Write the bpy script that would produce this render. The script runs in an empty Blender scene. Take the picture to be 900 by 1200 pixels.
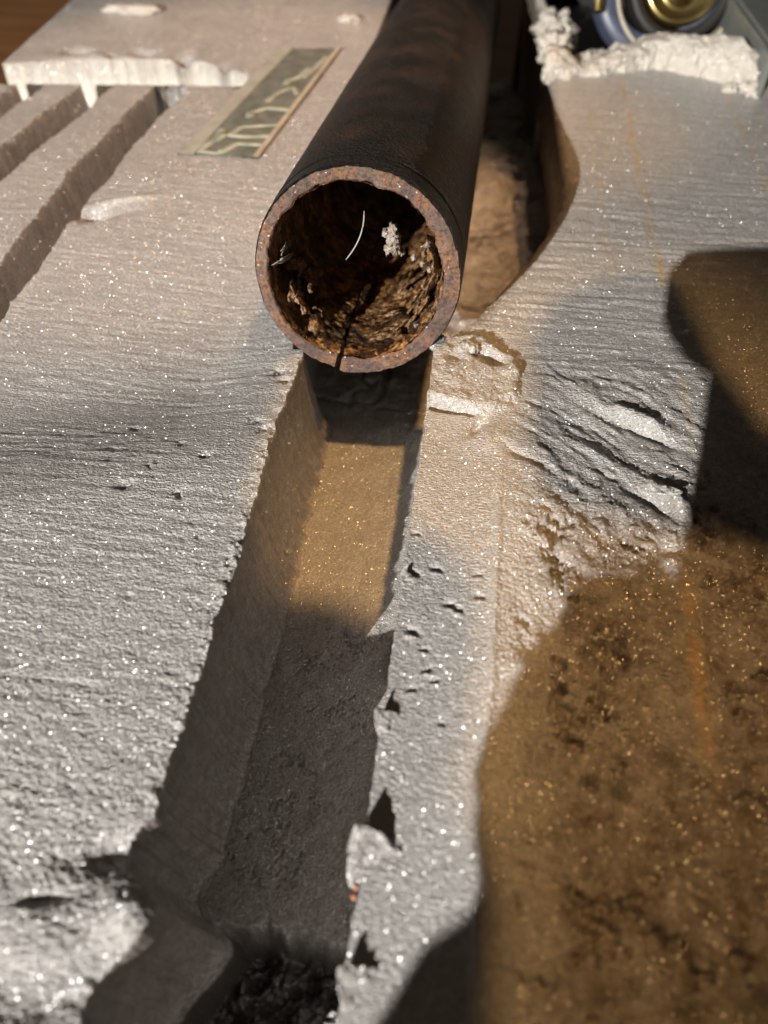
import bpy, bmesh, math, random
import numpy as np
from mathutils import Vector, Matrix

# ------------------------------------------------------------------ scene, camera, light
scene = bpy.context.scene
COL = scene.collection
random.seed(4)
RNG = np.random.default_rng(11)
MM = 0.001

FPX, CAMH = 873.0, 0.123                     # focal length in pixels of a 1200 px high frame, camera height over the foam
PITCH, YAW = math.radians(51.563), math.radians(7.705)
cam_data = bpy.data.cameras.new('camera')
cam = bpy.data.objects.new('camera', cam_data); COL.objects.link(cam)
cam.location = (0, 0, CAMH)
cam.rotation_euler = (math.radians(90) - PITCH, 0, YAW)
cam_data.sensor_fit = 'VERTICAL'; cam_data.sensor_height = 24.0; cam_data.sensor_width = 18.0
cam_data.lens = 24.0 * FPX / 1200.0
cam_data.clip_start = 0.004; cam_data.clip_end = 20
cam_data.dof.use_dof = True
cam_data.dof.focus_distance = 0.172
cam_data.dof.aperture_fstop = 7.0
scene.camera = cam

scene.view_settings.view_transform = 'Standard'
scene.view_settings.look = 'None'
scene.view_settings.exposure = 0.0
scene.view_settings.gamma = 1.0
scene.view_settings.use_curve_mapping = False
scene.cycles.use_denoising = True
scene.cycles.max_bounces = 6
scene.cycles.diffuse_bounces = 2
scene.cycles.glossy_bounces = 3
scene.cycles.sample_clamp_indirect = 4.0

world = bpy.data.worlds.new('World'); scene.world = world
world.use_nodes = True
bg = world.node_tree.nodes['Background']
bg.inputs['Color'].default_value = (0.95, 0.80, 0.62, 1)
bg.inputs['Strength'].default_value = 0.038

A_POS = Vector((-0.662, -1.240, 0.594))          # white work lamp, low, behind and left of the camera
C_POS = Vector((0.150, 0.250, 0.80))          # warm bulb, almost overhead
def lamp(name, kind, pos, power, color, radius, target=None, spot=None, blend=None):
    d = bpy.data.lights.new(name, kind); d.energy = power; d.color = color; d.shadow_soft_size = radius
    o = bpy.data.objects.new(name, d); COL.objects.link(o); o.location = pos
    if target is not None:
        o.rotation_euler = (Vector(target) - Vector(pos)).to_track_quat('-Z', 'Y').to_euler()
    if spot: d.spot_size = math.radians(spot); d.spot_blend = blend
    return o
lamp('white_work_lamp', 'POINT', A_POS, 228, (1.0, 0.955, 0.90), 0.0052)
lamp('warm_bulb', 'SPOT', C_POS, 20, (1.0, 0.57, 0.22), 0.020, (-0.003, 0.097, 0), 19.5, 1.0)
lamp('pocket_warm_fill', 'SPOT', (0.20, 0.42, 0.58), 7, (1.0, 0.52, 0.18), 0.012, (0.000, 0.270, -0.03), 13, 0.9)  # added spot that warms the pocket beside the pipe
lamp('far_warm_fill', 'SPOT', (0.10, 0.54, 0.60), 15.0, (1.0, 0.63, 0.40), 0.02, (-0.100, 0.282, 0), 21.5, 0.40)  # added fill spot, brings warm light to the far left foam

# ------------------------------------------------------------------ helpers
def tag(o, label=None, cat=None, group=None, kind=None):
    if label: o['label'] = label
    if cat: o['category'] = cat
    if group: o['group'] = group
    if kind: o['kind'] = kind
    return o
def link(name, me, mat=None, parent=None):
    o = bpy.data.objects.new(name, me); COL.objects.link(o)
    if mat: me.materials.append(mat)
    if parent: o.parent = parent
    return o
def empty(name, loc=(0, 0, 0)):
    o = bpy.data.objects.new(name, None); COL.objects.link(o); o.location = loc
    o.empty_display_size = 0.01
    return o
def grid_mesh(name, P, wrap=False, attrs=None, flip=False):
    """P: (rows, cols, 3) metres -> mesh of quads"""
    r, c = P.shape[:2]
    idx = np.arange(r * c).reshape(r, c)
    if wrap: idx = np.concatenate([idx, idx[:, :1]], 1)
    a, b, d, e = idx[:-1, :-1], idx[:-1, 1:], idx[1:, 1:], idx[1:, :-1]
    q = np.stack([a, b, d, e] if not flip else [a, e, d, b], -1).reshape(-1, 4)
    me = bpy.data.meshes.new(name)
    me.vertices.add(r * c); me.vertices.foreach_set('co', P.reshape(-1).astype(np.float32))
    n = len(q)
    me.loops.add(n * 4); me.loops.foreach_set('vertex_index', q.reshape(-1).astype(np.int32))
    me.polygons.add(n)
    me.polygons.foreach_set('loop_start', np.arange(0, n * 4, 4, dtype=np.int32))
    me.polygons.foreach_set('loop_total', np.full(n, 4, np.int32))
    me.polygons.foreach_set('use_smooth', np.ones(n, bool))
    me.update(calc_edges=True)
    for k, v in (attrs or {}).items():
        at = me.attributes.new(k, 'FLOAT_COLOR', 'POINT')
        at.data.foreach_set('color', v.reshape(-1).astype(np.float32))
    return me
_lat = {}
def vn(x, y, sx, sy=None, seed=0):
    """smooth value noise, -1..1; x, y in mm, sx, sy feature sizes in mm"""
    sy = sy or sx
    if seed not in _lat: _lat[seed] = np.random.default_rng(seed + 100).uniform(-1, 1, (512, 512)).astype(np.float32)
    L = _lat[seed]
    u, v = x / sx + 91.3 * (seed + 1), y / sy + 37.7 * (seed + 1)
    i, j = np.floor(u).astype(np.int64), np.floor(v).astype(np.int64)
    fu, fv = u - i, v - j
    fu = fu * fu * fu * (fu * (fu * 6 - 15) + 10); fv = fv * fv * fv * (fv * (fv * 6 - 15) + 10)
    i0, i1, j0, j1 = i & 511, (i + 1) & 511, j & 511, (j + 1) & 511
    return (L[i0, j0] * (1 - fu) + L[i1, j0] * fu) * (1 - fv) + (L[i0, j1] * (1 - fu) + L[i1, j1] * fu) * fv
def fbm(x, y, s, octv=4, seed=0, gain=0.5, sy=None):
    t, a, tot = 0, 1.0, 0
    for k in range(octv):
        t = t + a * vn(x, y, s / 2 ** k, (sy or s) / 2 ** k, seed * 7 + k); tot += a; a *= gain
    return t / tot
def worley(x, y, s, seed=0, jit=0.9):
    if ('w', seed) not in _lat: _lat[('w', seed)] = np.random.default_rng(seed + 500).uniform(0, 1, (256, 256, 2)).astype(np.float32)
    L = _lat[('w', seed)]
    u, v = x / s + 50.5, y / s + 50.5
    i, j = np.floor(u).astype(np.int64), np.floor(v).astype(np.int64)
    best = np.full(x.shape, 9.0, np.float32)
    for a in (-1, 0, 1):
        for b in (-1, 0, 1):
            p = L[(i + a) & 255, (j + b) & 255]
            d = (i + a + 0.5 + jit * (p[..., 0] - 0.5) - u) ** 2 + (j + b + 0.5 + jit * (p[..., 1] - 0.5) - v) ** 2
            best = np.minimum(best, d)
    return np.sqrt(best)
def sst(a, b, x):
    t = np.clip((x - a) / (b - a), 0, 1); return t * t * (3 - 2 * t)
def bump2(x, y, cx, cy, rx, ry=None, ang=0):
    ry = ry or rx; c, s = math.cos(math.radians(ang)), math.sin(math.radians(ang))
    dx, dy = x - cx, y - cy
    return np.exp(-(((dx * c + dy * s) / rx) ** 2 + ((-dx * s + dy * c) / ry) ** 2))
def fill_poly(pts, thick, name):
    """flat sheet, pts world metres (counter-clockwise), extruded down by thick"""
    bm = bmesh.new()
    vs = [bm.verts.new(p) for p in pts]
    f = bm.faces.new(vs)
    r = bmesh.ops.extrude_face_region(bm, geom=[f])
    bmesh.ops.translate(bm, verts=[v for v in r['geom'] if isinstance(v, bmesh.types.BMVert)], vec=(0, 0, -thick))
    bmesh.ops.recalc_face_normals(bm, faces=bm.faces)
    me = bpy.data.meshes.new(name); bm.to_mesh(me); bm.free()
    return me
def tube_mesh(name, pts, radii, seg=10):
    P = [Vector(p) for p in pts]; rows = []
    up = Vector((0, 0, 1))
    for k, p in enumerate(P):
        t = (P[min(k + 1, len(P) - 1)] - P[max(k - 1, 0)]).normalized()
        a = t.cross(up if abs(t.dot(up)) < 0.95 else Vector((1, 0, 0))).normalized(); b = t.cross(a)
        rows.append([p + (a * math.cos(q) + b * math.sin(q)) * radii[k] for q in np.linspace(0, 2 * math.pi, seg, endpoint=False)])
    me = grid_mesh(name, np.array([[tuple(v) for v in r] for r in rows]), wrap=True)
    bm = bmesh.new(); bm.from_mesh(me)
    bm.verts.ensure_lookup_table(); n = len(bm.verts)
    bm.faces.new([bm.verts[i] for i in range(seg)]); bm.faces.new([bm.verts[n - 1 - i] for i in range(seg)])
    bmesh.ops.recalc_face_normals(bm, faces=bm.faces)
    bm.to_mesh(me); bm.free()
    return me
def lathe_mesh(name, prof, seg=48):
    P = np.array([[(r * math.cos(q), r * math.sin(q), z) for q in np.linspace(0, 2 * math.pi, seg, endpoint=False)] for r, z in prof])
    me = grid_mesh(name, P, wrap=True)
    return me
def box_mesh(name, sx, sy, sz, bev=0.0):
    bm = bmesh.new(); bmesh.ops.create_cube(bm, size=1); bmesh.ops.scale(bm, vec=(sx, sy, sz), verts=bm.verts)
    if bev: bmesh.ops.bevel(bm, geom=bm.edges[:], offset=bev, segments=3, affect='EDGES', profile=0.5)
    me = bpy.data.meshes.new(name); bm.to_mesh(me); bm.free()
    return me
def lump_mesh(name, rx, ry, rz, rough=0.25, seed=0, sub=4, freq=1.6):
    """an irregular torn lump"""
    bm = bmesh.new(); bmesh.ops.create_icosphere(bm, subdivisions=sub, radius=1)
    from mathutils import noise
    off = Vector((seed * 3.1, seed * 1.7, seed * 5.3))
    for v in bm.verts:
        n = noise.fractal(v.co * freq + off, 0.8, 2.1, 5)
        c = v.co * (1 + rough * n)
        v.co = Vector((c.x * rx, c.y * ry, c.z * rz))
    for f in bm.faces: f.smooth = True
    me = bpy.data.meshes.new(name); bm.to_mesh(me); bm.free()
    return me

# ------------------------------------------------------------------ materials
class NT:
    def __init__(s, name):
        s.m = bpy.data.materials.new(name); s.m.use_nodes = True
        s.t = s.m.node_tree; s.b = s.t.nodes['Principled BSDF']
        s.co = s.t.nodes.new('ShaderNodeTexCoord').outputs['Object']
    def n(s, typ, **kw):
        o = s.t.nodes.new('ShaderNode' + typ)
        for k, v in kw.items():
            if k in o.inputs.keys(): s.set(o.inputs[k], v)
            else: setattr(o, k, v)
        return o
    def set(s, inp, v):
        if hasattr(v, 'is_linked'): s.t.links.new(v, inp)
        else: inp.default_value = v
    def inp(s, **kw):
        for k, v in kw.items(): s.set(s.b.inputs[k.replace('_', ' ')], v)
    def noise(s, scale, detail=4, rough=0.55, vec=None, dist=0.0):
        o = s.n('TexNoise', Scale=scale, Detail=detail, Roughness=rough, Distortion=dist); s.set(o.inputs['Vector'], vec or s.co); return o
    def vor(s, scale, feature='F1', vec=None, rnd=1.0):
        o = s.n('TexVoronoi', feature=feature, Scale=scale, Randomness=rnd); s.set(o.inputs['Vector'], vec or s.co); return o
    def ramp(s, fac, stops):
        o = s.n('ValToRGB'); s.set(o.inputs['Fac'], fac); e = o.color_ramp.elements
        while len(e) < len(stops): e.new(0.5)
        for q, (p, c) in zip(e, stops):
            q.position = p; q.color = (*c, 1) if len(c) == 3 else c
        return o.outputs['Color']
    def mix(s, fac, a, b, mode='MIX'):
        o = s.n('Mix', data_type='RGBA', blend_type=mode)
        s.set(o.inputs[0], fac); s.set(o.inputs[6], a); s.set(o.inputs[7], b); return o.outputs[2]
    def math(s, op, a, b=None, c=None):
        o = s.n('Math', operation=op); s.set(o.inputs[0], a)
        if b is not None: s.set(o.inputs[1], b)
        if c is not None: s.set(o.inputs[2], c)
        return o.outputs[0]
    def vmath(s, op, a, b=None, scale=None):
        o = s.n('VectorMath', operation=op); s.set(o.inputs[0], a)
        if b is not None: s.set(o.inputs[1], b)
        if scale is not None: s.set(o.inputs['Scale'], scale)
        return o.outputs[0]
    def scaled(s, v):
        o = s.n('Mapping'); s.set(o.inputs['Vector'], s.co); o.inputs['Scale'].default_value = v; return o.outputs[0]
    def bump(s, h, dist, strength=1.0, normal=None):
        o = s.n('Bump', Strength=strength, Distance=dist); s.set(o.inputs['Height'], h)
        if normal is not None: s.set(o.inputs['Normal'], normal)
        return o.outputs['Normal']
    def flakes(s, scale, k):
        """normal turned at random in each tiny cell: glints of a glossy cellular skin"""
        c = s.vor(scale).outputs['Color']
        v = s.vmath('SCALE', s.vmath('SUBTRACT', c, (0.5, 0.5, 0.5)), scale=k)
        g = s.n('NewGeometry').outputs['Normal']
        return s.vmath('NORMALIZE', s.vmath('ADD', g, v))

def foam_material(name, use_attr=True, white=False):
    t = NT(name)
    n1 = t.noise(28, 5).outputs['Fac']; n2 = t.noise(260, 4).outputs['Fac']; n3 = t.noise(1500, 3).outputs['Fac']
    base = t.ramp(n1, [(0.3, (0.36, 0.340, 0.325)), (0.7, (0.455, 0.43, 0.412))])
    base = t.mix(0.5, base, t.ramp(n2, [(0.3, (0.30, 0.28, 0.265)), (0.75, (0.50, 0.475, 0.455))]))
    base = t.mix(0.35, base, t.ramp(n3, [(0.35, (0.22, 0.20, 0.18)), (0.7, (0.75, 0.74, 0.70))]))
    if white:
        base = t.mix(0.6, base, (0.62, 0.56, 0.46, 1))
    if use_attr:
        at = t.n('Attribute', attribute_name='marks'); sep = t.n('SeparateColor'); t.set(sep.inputs[0], at.outputs['Color'])
        dirt_shade, rust, fresh = sep.outputs[0], sep.outputs[1], sep.outputs[2]
        dirt_shade = t.math('MULTIPLY', dirt_shade, t.ramp(t.noise(420, 5, .65).outputs['Fac'], [(.34, (.45, .45, .45)), (.62, (1, 1, 1))]))
        base = t.mix(dirt_shade, base, t.mix(n2, (0.045, 0.029, 0.017, 1), (0.165, 0.110, 0.062, 1)))  # brown mix: some dirt, mostly shade painted into the colour
        base = t.mix(rust, base, t.mix(n2, (0.42, 0.25, 0.09, 1), (0.54, 0.38, 0.19, 1)))
        base = t.mix(fresh, base, t.mix(n2, (0.56, 0.52, 0.44, 1), (0.72, 0.68, 0.60, 1)))
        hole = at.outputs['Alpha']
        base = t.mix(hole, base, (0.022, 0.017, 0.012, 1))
    v = t.vor(2300).outputs['Distance']
    nrm = t.bump(t.math('ADD', t.math('MULTIPLY', v, 0.8), n3), 0.00026, 0.6)
    sz = t.n('SeparateXYZ'); t.set(sz.inputs[0], t.co)
    mr = t.n('MapRange'); t.set(mr.inputs['Value'], sz.outputs['Z']); mr.inputs['From Min'].default_value = -0.014; mr.inputs['From Max'].default_value = -0.005; mr.inputs['To Min'].default_value = 0.15; mr.inputs['To Max'].default_value = 0.9
    top = mr.outputs[0] if use_attr else 0.7
    fib = t.noise(1.0, 3, 0.6, t.scaled((1000, 2300, 2300))).outputs['Fac']
    nrm = t.bump(fib, 0.00070, top, nrm)
    t.inp(Base_Color=base, Roughness=0.40, Specular_IOR_Level=0.85, Normal=nrm)
    cw = t.ramp(t.noise(55, 4, .6).outputs['Fac'], [(.34, (.32,) * 3), (.60, (.88,) * 3)])
    t.inp(Coat_Weight=(t.math('MULTIPLY', cw, t.math('SUBTRACT', 1.0, hole)) if use_attr else 0.6), Coat_Roughness=0.26, Coat_IOR=2.0, Coat_Normal=t.flakes(4100, 1.9))
    t.inp(Subsurface_Weight=0.0)
    return t.m

M = {}
M['foam'] = foam_material('foam')
M['foam_white'] = foam_material('torn_foam', False, True)
M['foam_bit'] = foam_material('foam_bit', False)

def rust_outer():
    t = NT('pipe_skin')
    n1 = t.noise(60, 6, 0.6).outputs['Fac']; n2 = t.noise(900, 5, 0.65).outputs['Fac']; n3 = t.noise(150, 5, 0.6, t.scaled((1, 1, .25))).outputs['Fac']
    n2 = t.ramp(n2, [(.38, (0, 0, 0)), (.62, (1, 1, 1))])
    base = t.mix(n2, (0.0012, 0.0011, 0.0012, 1), (0.013, 0.010, 0.0085, 1))
    base = t.mix(t.ramp(n1, [(0.47, (0, 0, 0)), (0.66, (.85, .85, .85))]), base, t.mix(n3, (0.012, 0.007, 0.005, 1), (0.070, 0.038, 0.021, 1)))
    spk = t.ramp(t.vor(1500).outputs['Distance'], [(0.0, (1, 1, 1)), (0.16, (0, 0, 0))])
    base = t.mix(t.math('MULTIPLY', spk, t.ramp(n3, [(0.45, (0, 0, 0)), (0.62, (.8, .8, .8))])), base, (0.30, 0.21, 0.14, 1))
    nrm = t.bump(t.math('ADD', n2, t.math('MULTIPLY', n1, 0.8)), 0.00075, 1.0)
    t.inp(Base_Color=base, Roughness=t.ramp(n1, [(0.3, (.36,) * 3), (0.7, (.58,) * 3)]), Specular_IOR_Level=0.40, Normal=nrm)
    return t.m
M['pipe'] = rust_outer()
def rust_rim():
    t = NT('rusty_cut')
    n1 = t.noise(120, 6, 0.62).outputs['Fac']; n2 = t.noise(1100, 5, 0.7).outputs['Fac']; n3 = t.noise(330, 4, 0.6).outputs['Fac']
    base = t.ramp(n1, [(0.30, (0.055, 0.034, 0.028)), (0.46, (0.115, 0.068, 0.051)), (0.58, (0.21, 0.095, 0.036)), (0.72, (0.135, 0.094, 0.08))])
    base = t.mix(t.ramp(n2, [(0.40, (1, 1, 1)), (0.52, (0, 0, 0))]), base, (0.055, 0.030, 0.022, 1))
    base = t.mix(t.ramp(n3, [(0.56, (0, 0, 0)), (0.70, (.7, .7, .7))]), base, (0.19, 0.145, 0.122, 1))
    nrm = t.bump(t.math('ADD', n2, n3), 0.00045, 0.9)
    t.inp(Base_Color=base, Roughness=0.55, Specular_IOR_Level=0.5, Normal=nrm, Coat_Weight=0.2, Coat_Roughness=0.2, Coat_Normal=t.flakes(2600, 2.0))
    return t.m
M['rim'] = rust_rim()
def rust_inner():
    t = NT('scale_lining')
    n1 = t.noise(170, 6, 0.65, dist=0.8).outputs['Fac']; n2 = t.noise(700, 5, 0.7).outputs['Fac']; n3 = t.noise(90, 3, 0.5).outputs['Fac']
    base = t.ramp(n1, [(0.33, (0.014, 0.009, 0.007)), (0.46, (0.085, 0.040, 0.018)), (0.54, (0.36, 0.17, 0.055)), (0.63, (0.52, 0.32, 0.14)), (0.78, (0.06, 0.035, 0.024))])
    base = t.mix(t.ramp(n2, [(0.42, (1, 1, 1)), (0.55, (0, 0, 0))]), base, (0.02, 0.013, 0.010, 1))
    base = t.mix(t.ramp(n3, [(0.58, (0, 0, 0)), (0.68, (.7, .7, .7))]), base, (0.025, 0.015, 0.010, 1))
    nrm = t.bump(t.math('ADD', n1, t.math('MULTIPLY', n2, 0.4)), 0.0012, 0.9)
    t.inp(Base_Color=base, Roughness=t.ramp(n3, [(0.35, (.22,) * 3), (0.65, (.55,) * 3)]), Specular_IOR_Level=0.6, Normal=nrm)
    return t.m
M['lining'] = rust_inner()
def simple(name, c1, c2, scale, rough, metal=0.0, bump=0.0, bscale=None, coat=0.0):
    t = NT(name)
    n = t.noise(scale, 5).outputs['Fac']
    t.inp(Base_Color=t.mix(t.ramp(n, [(0.3, (0, 0, 0)), (0.7, (1, 1, 1))]), (*c1, 1), (*c2, 1)), Roughness=rough, Metallic=metal, Coat_Weight=coat)
    if bump: t.inp(Normal=t.bump(t.noise(bscale or scale * 4, 5).outputs['Fac'], bump, 0.8))
    return t.m
M['flake'] = simple('rust_flake', (0.09, 0.045, 0.025), (0.40, 0.25, 0.17), 500, 0.3, 0.0, 0.0004, 1400)
M['lint'] = simple('pale_lint', (0.16, 0.12, 0.09), (0.50, 0.44, 0.38), 600, 0.7, 0, 0.0006, 1500)
M['fibre'] = simple('grey_fibre', (0.30, 0.28, 0.26), (0.40, 0.38, 0.36), 300, 0.4)
M['label'] = simple('grey_green_film', (0.11, 0.116, 0.098), (0.22, 0.228, 0.195), 130, 0.32, 0, 0.0001, 300)
M['label_edge'] = simple('pale_film_border', (0.30, 0.30, 0.255), (0.42, 0.415, 0.355), 150, 0.45)
M['label_rim'] = simple('cream_film_edge', (0.36, 0.31, 0.23), (0.50, 0.45, 0.35), 150, 0.5)
M['label_stroke'] = simple('pale_stroke', (0.22, 0.24, 0.18), (0.46, 0.47, 0.37), 160, 0.5)  # pale strokes on the label film
M['brass'] = simple('brass', (0.50, 0.36, 0.13), (0.66, 0.52, 0.24), 120, 0.28, 1.0)
M['steel'] = simple('grey_painted_steel', (0.16, 0.175, 0.165), (0.22, 0.235, 0.22), 60, 0.38, 0.35, 0.0001, 400)
M['blue'] = simple('dark_blue_plastic', (0.045, 0.055, 0.09), (0.085, 0.10, 0.15), 150, 0.4)
M['black'] = simple('black_part_gap', (0.008, 0.007, 0.006), (0.016, 0.014, 0.012), 100, 0.6)  # black of small parts, also of the box standing for a shaded gap
M['crumb'] = simple('red_crumb', (0.42, 0.12, 0.07), (0.62, 0.30, 0.20), 900, 0.5, 0, 0.0003, 1500)
M['card'] = simple('brown_card', (0.10, 0.075, 0.05), (0.14, 0.105, 0.07), 60, 0.9)
def wood():
    t = NT('brown_table')
    n = t.noise(6, 6, 0.6, t.scaled((1, 14, 1))).outputs['Fac']
    t.inp(Base_Color=t.ramp(n, [(0.3, (0.15, 0.065, 0.022)), (0.7, (0.27, 0.125, 0.045))]), Roughness=0.4, Normal=t.bump(n, 0.0005, 0.4))
    return t.m
M['wood'] = wood()

# ------------------------------------------------------------------ table
TZ = -0.075
tb = box_mesh('table_top', 2.4, 2.4, 0.03, 0.003)
table = link('table_top', tb, M['wood']); table.location = (0, 0.2, TZ - 0.015 - 0.0005)
tag(table, kind='structure')

# ------------------------------------------------------------------ pipe geometry (needed by the foam socket)
PC = np.array([-27.2, 152.3, 18.4]); PAX = np.array([0.0067, 0.9914, -0.1309]); PAX /= np.linalg.norm(PAX)
PR, PRI = 25.0, 21.6
def pipe_c(y):
    s = (y - PC[1]) / PAX[1]; return PC[0] + s * PAX[0], PC[2] + s * PAX[2]

# ------------------------------------------------------------------ foam block: one continuous swept sheet, groove and pocket included
YS = [-45.0]
while YS[-1] < 470: YS.append(YS[-1] + max(0.26, 0.0021 * (YS[-1] + 80)))
YS = np.array(YS); NR = len(YS)
def interp(y, pts): return np.interp(y, [p[0] for p in pts], [p[1] for p in pts])
def ragged(y, amp, s, seed): return amp * fbm(np.zeros_like(y) + 3.3 * seed, y, s, 4, seed, 0.6)
pcx, pcz = pipe_c(YS)
chord = np.sqrt(np.clip(PR ** 2 - pcz ** 2, 0, None)) + 0.6
chord = np.where(pcz < 0, PR + 0.6, chord)
xL = interp(YS, [(-45, -43), (2, -42.2), (6, -42.6), (9, -41.2), (12, -38.8), (14.5, -37.0), (17, -36.2), (19, -36.8), (20.5, -38.8), (22, -42.2), (24, -44), (27, -44.2), (31, -41.4), (60, -41), (140, -41.3), (150, -41.5), (470, -41.5)])
xL = xL + ragged(YS, 1.0, 5.0, 1) * (.35 + .65 * sst(25, 35, YS)) + 0.5 * ragged(YS, 1.0, 1.3, 8)
xL = np.where(YS > 150, np.minimum(xL, pcx - chord), xL)
xR = interp(YS, [(-45, -7.2), (130, -7.3), (146, -7.4), (151, -7.2), (156, -4.2), (166, 2.7), (180, 9.0), (196, 16), (212, 21.5), (226, 24.8), (240, 26), (260, 25.5), (314, 22.4), (347, 20.5), (420, 15), (470, 12)])
xR = xR + ragged(YS, 0.55, 6.0, 2) + 0.3 * ragged(YS, 1.0, 1.2, 9)
XL_OUT, XR_OUT = -197.0, 135.0
def spaced(n, g):           # 0..1, fine steps at 0
    u = np.linspace(0, 1, n); return (np.exp(g * u) - 1) / (math.exp(g) - 1)
nLs, nW, nF, nRw, nRs = 430, 34, 76, 22, 430
uL, uR = spaced(nLs, 1.35)[::-1], spaced(nRs, 1.35)
Y2 = YS[:, None]
XLs = xL[:, None] + (XL_OUT - xL[:, None]) * uL[None]
XRs = xR[:, None] + (XR_OUT - xR[:, None]) * uR[None]
floor_d = interp(YS, [(-45, 30), (150, 30), (180, 33.5), (300, 34.5), (470, 61)])

def top_height(X, Y, left):
    """surface relief in mm and marks (dirt, rust, fresh, hole)"""
    Yb = np.broadcast_to(Y, X.shape)
    dirt_shade = np.zeros_like(X); rust = np.zeros_like(X); fresh = np.zeros_like(X); hole = np.zeros_like(X)
    Z = 1.1 * fbm(X, Yb, 70, 3, 3) 
    if left:
        e = np.clip((-41 - X) / 25, 0, 1)
        # gentle dip across the slab
        c = 131 + 0.40 * (np.maximum(X, -125) + 41)
        Z += (-8.0 * sst(-26, 22, Yb - c) + 8.0 * sst(10, 130, Yb - c)) * (0.30 + 0.70 * e)
        near = 1 - sst(20, 135, Yb)
        far = sst(150, 260, Yb)
        # wire-cut striations across the groove, grains
        stri = 0.13 * vn(X, Yb, 14, 1.05, 21) + 0.13 * vn(X, Yb, 6, .6, 22) + .10 * fbm(X, Yb, 2.0, 3, 20, .6, .8)
        stri *= (0.35 + 0.65 * sst(-1, 0.6, vn(X, Yb, 40, 12, 23)))
        Z += stri * (1 - 0.55 * near) * (1 - 0.4 * far)
        gr = np.maximum(0, 0.62 - worley(X * .58 + .4 * vn(X, Yb, 1.2, 1.2, 19), Yb, 0.62, 1)) * 0.52
        Z += gr * (0.18 + 0.62 * near) * (1 - 0.6 * far)
        Z += 0.20 * fbm(X, Yb, 3.0, 4, 24, 0.6, 1.6) * (0.4 + 0.7 * near)
        # pits
        for (px, py, r, d) in [(-62, 112, 1.4, 1.2), (-55, 108, 1.2, 1.0), (-66, 104, 1.3, 1.2), (-70, 97, 1.5, 1.3), (-58, 96, 1.6, 1.3), (-44, 118, 2.0, 1.3), (-47, 121, 1.6, 1.0), (-50, 86, 1.2, .9), (-76, 118, 1.2, 1.1), (-46, 141, 2.0, 1.6), (-43.5, 137, 1.5, 1.4), (-60, 70, 1.0, .9)]:
            Z -= .75 * d * bump2(X, Yb, px, py, r * 1.1, r * .8) * np.clip(.7 + 1.2 * fbm(X, Yb, 1.3, 3, 37, .6), 0, 1.5)
        # torn edge fuzz at the groove
        Z += 0.9 * np.exp(-((X - (-41.5)) / 2.2) ** 2) * np.maximum(0, fbm(X, Yb, 1.8, 3, 26, .6)) * (Yb < 150)
        # tongue of foam at the near end of the groove and the hollow behind it; added near rise keeps the lamp off the floor
        Z += 4.5 * (1 - sst(-10, 6, Yb)) * sst(-75, -50, X) + 3.4 * bump2(X, Yb, -39.5, 16.5, 4.4, 4.0) + 1.2 * bump2(X, Yb, -52, 12, 9, 5) - 2.2 * bump2(X, Yb, -45.5, 24.5, 4.2, 2.8, 20) - 1.3 * bump2(X, Yb, -54, 16.8, 3.0, .8, 12)
        # trenches of the far left
        wob = 1.9 * fbm(X, Yb, 15, 5, 27, .55) + .4 * fbm(X, Yb, 2.6, 3, 25, .6)
        def trench(x0, y0, x1, y1, hw, d):
            tt = (Yb - y0) / (y1 - y0); xc = x0 + (x1 - x0) * tt
            k = 1 - sst(hw - .7, hw + .7, np.abs(X - xc + wob)); return k * d * (Yb < y1 + 6)
        T = np.maximum.reduce([trench(-132.0, 180, -123.5, 288, 5.8, 20), trench(-164, 205, -151.5, 288, 6.2, 20), trench(-186, 230, -177.5, 288, 5.2, 20)])
        yc0 = 287 + (X + 197) * 0.115 + wob; yc1 = interp(X.ravel(), [(-197, 305), (-160, 313), (-120, 319), (-97, 309), (-92, 302)]).reshape(X.shape) + 0.8 * wob
        k = sst(-.6, .6, Yb - yc0) * (1 - sst(-.5, .5, Yb - yc1)) * (1 - sst(-97, -93, X))
        T = np.maximum(T, k * 20)
        tm = sst(0.5, 6, T)
        Z = Z - T + tm * 0.5 * fbm(X, Yb, 3, 3, 28)
        dirt_shade = np.maximum(dirt_shade, .5 * tm * (1 - sst(.2, .8, k)))  # trench walls browned, their shade is painted in
        fresh = np.maximum(fresh, sst(-4, -1.5, Yb - yc1) * (1 - sst(.2, 1.5, Yb - yc1)) * (1 - sst(-96, -91, X)))
        fresh = np.maximum(fresh, 0.5 * np.exp(-((X + 127) / 2.5) ** 2) * np.clip(fbm(X, Yb, 4, 3, 29) + .2, 0, 1) * (Yb > 150))
        # gouges and pits farther off
        Z += -4.2 * bump2(X, Yb, -120, 203, 4.0, 2.8, 20) + 1.3 * bump2(X, Yb, -112, 211, 9, 1.5, 25) - 1.2 * bump2(X, Yb, -112, 205, 8, 2.2, 20)
        fresh = np.maximum(fresh, 0.5 * bump2(X, Yb, -108, 212.0, 9, 1.2, 24))
        for (px, py, rx, ry, d) in [(-171, 321, 4.5, 3, 5), (-144, 323, 3.6, 2.6, 4.5), (-126, 321, 3.2, 3, 5), (-155, 318, 2.5, 2, 2.5), (-108, 315, 2.5, 3.5, 3)]:
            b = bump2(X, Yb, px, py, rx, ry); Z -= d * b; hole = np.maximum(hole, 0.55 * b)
        Z += 1.6 * bump2(X, Yb, -150, 314, 30, 5) * sst(0, 4, Yb - yc1)
    else:
        edge = X - np.broadcast_to(xR[:, None], X.shape)
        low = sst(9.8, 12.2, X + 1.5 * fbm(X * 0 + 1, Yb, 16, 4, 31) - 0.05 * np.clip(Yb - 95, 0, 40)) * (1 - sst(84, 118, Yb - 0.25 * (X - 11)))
        strip = (1 - sst(10, 12, X)) * (1 - sst(118, 132, Yb))
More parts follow.
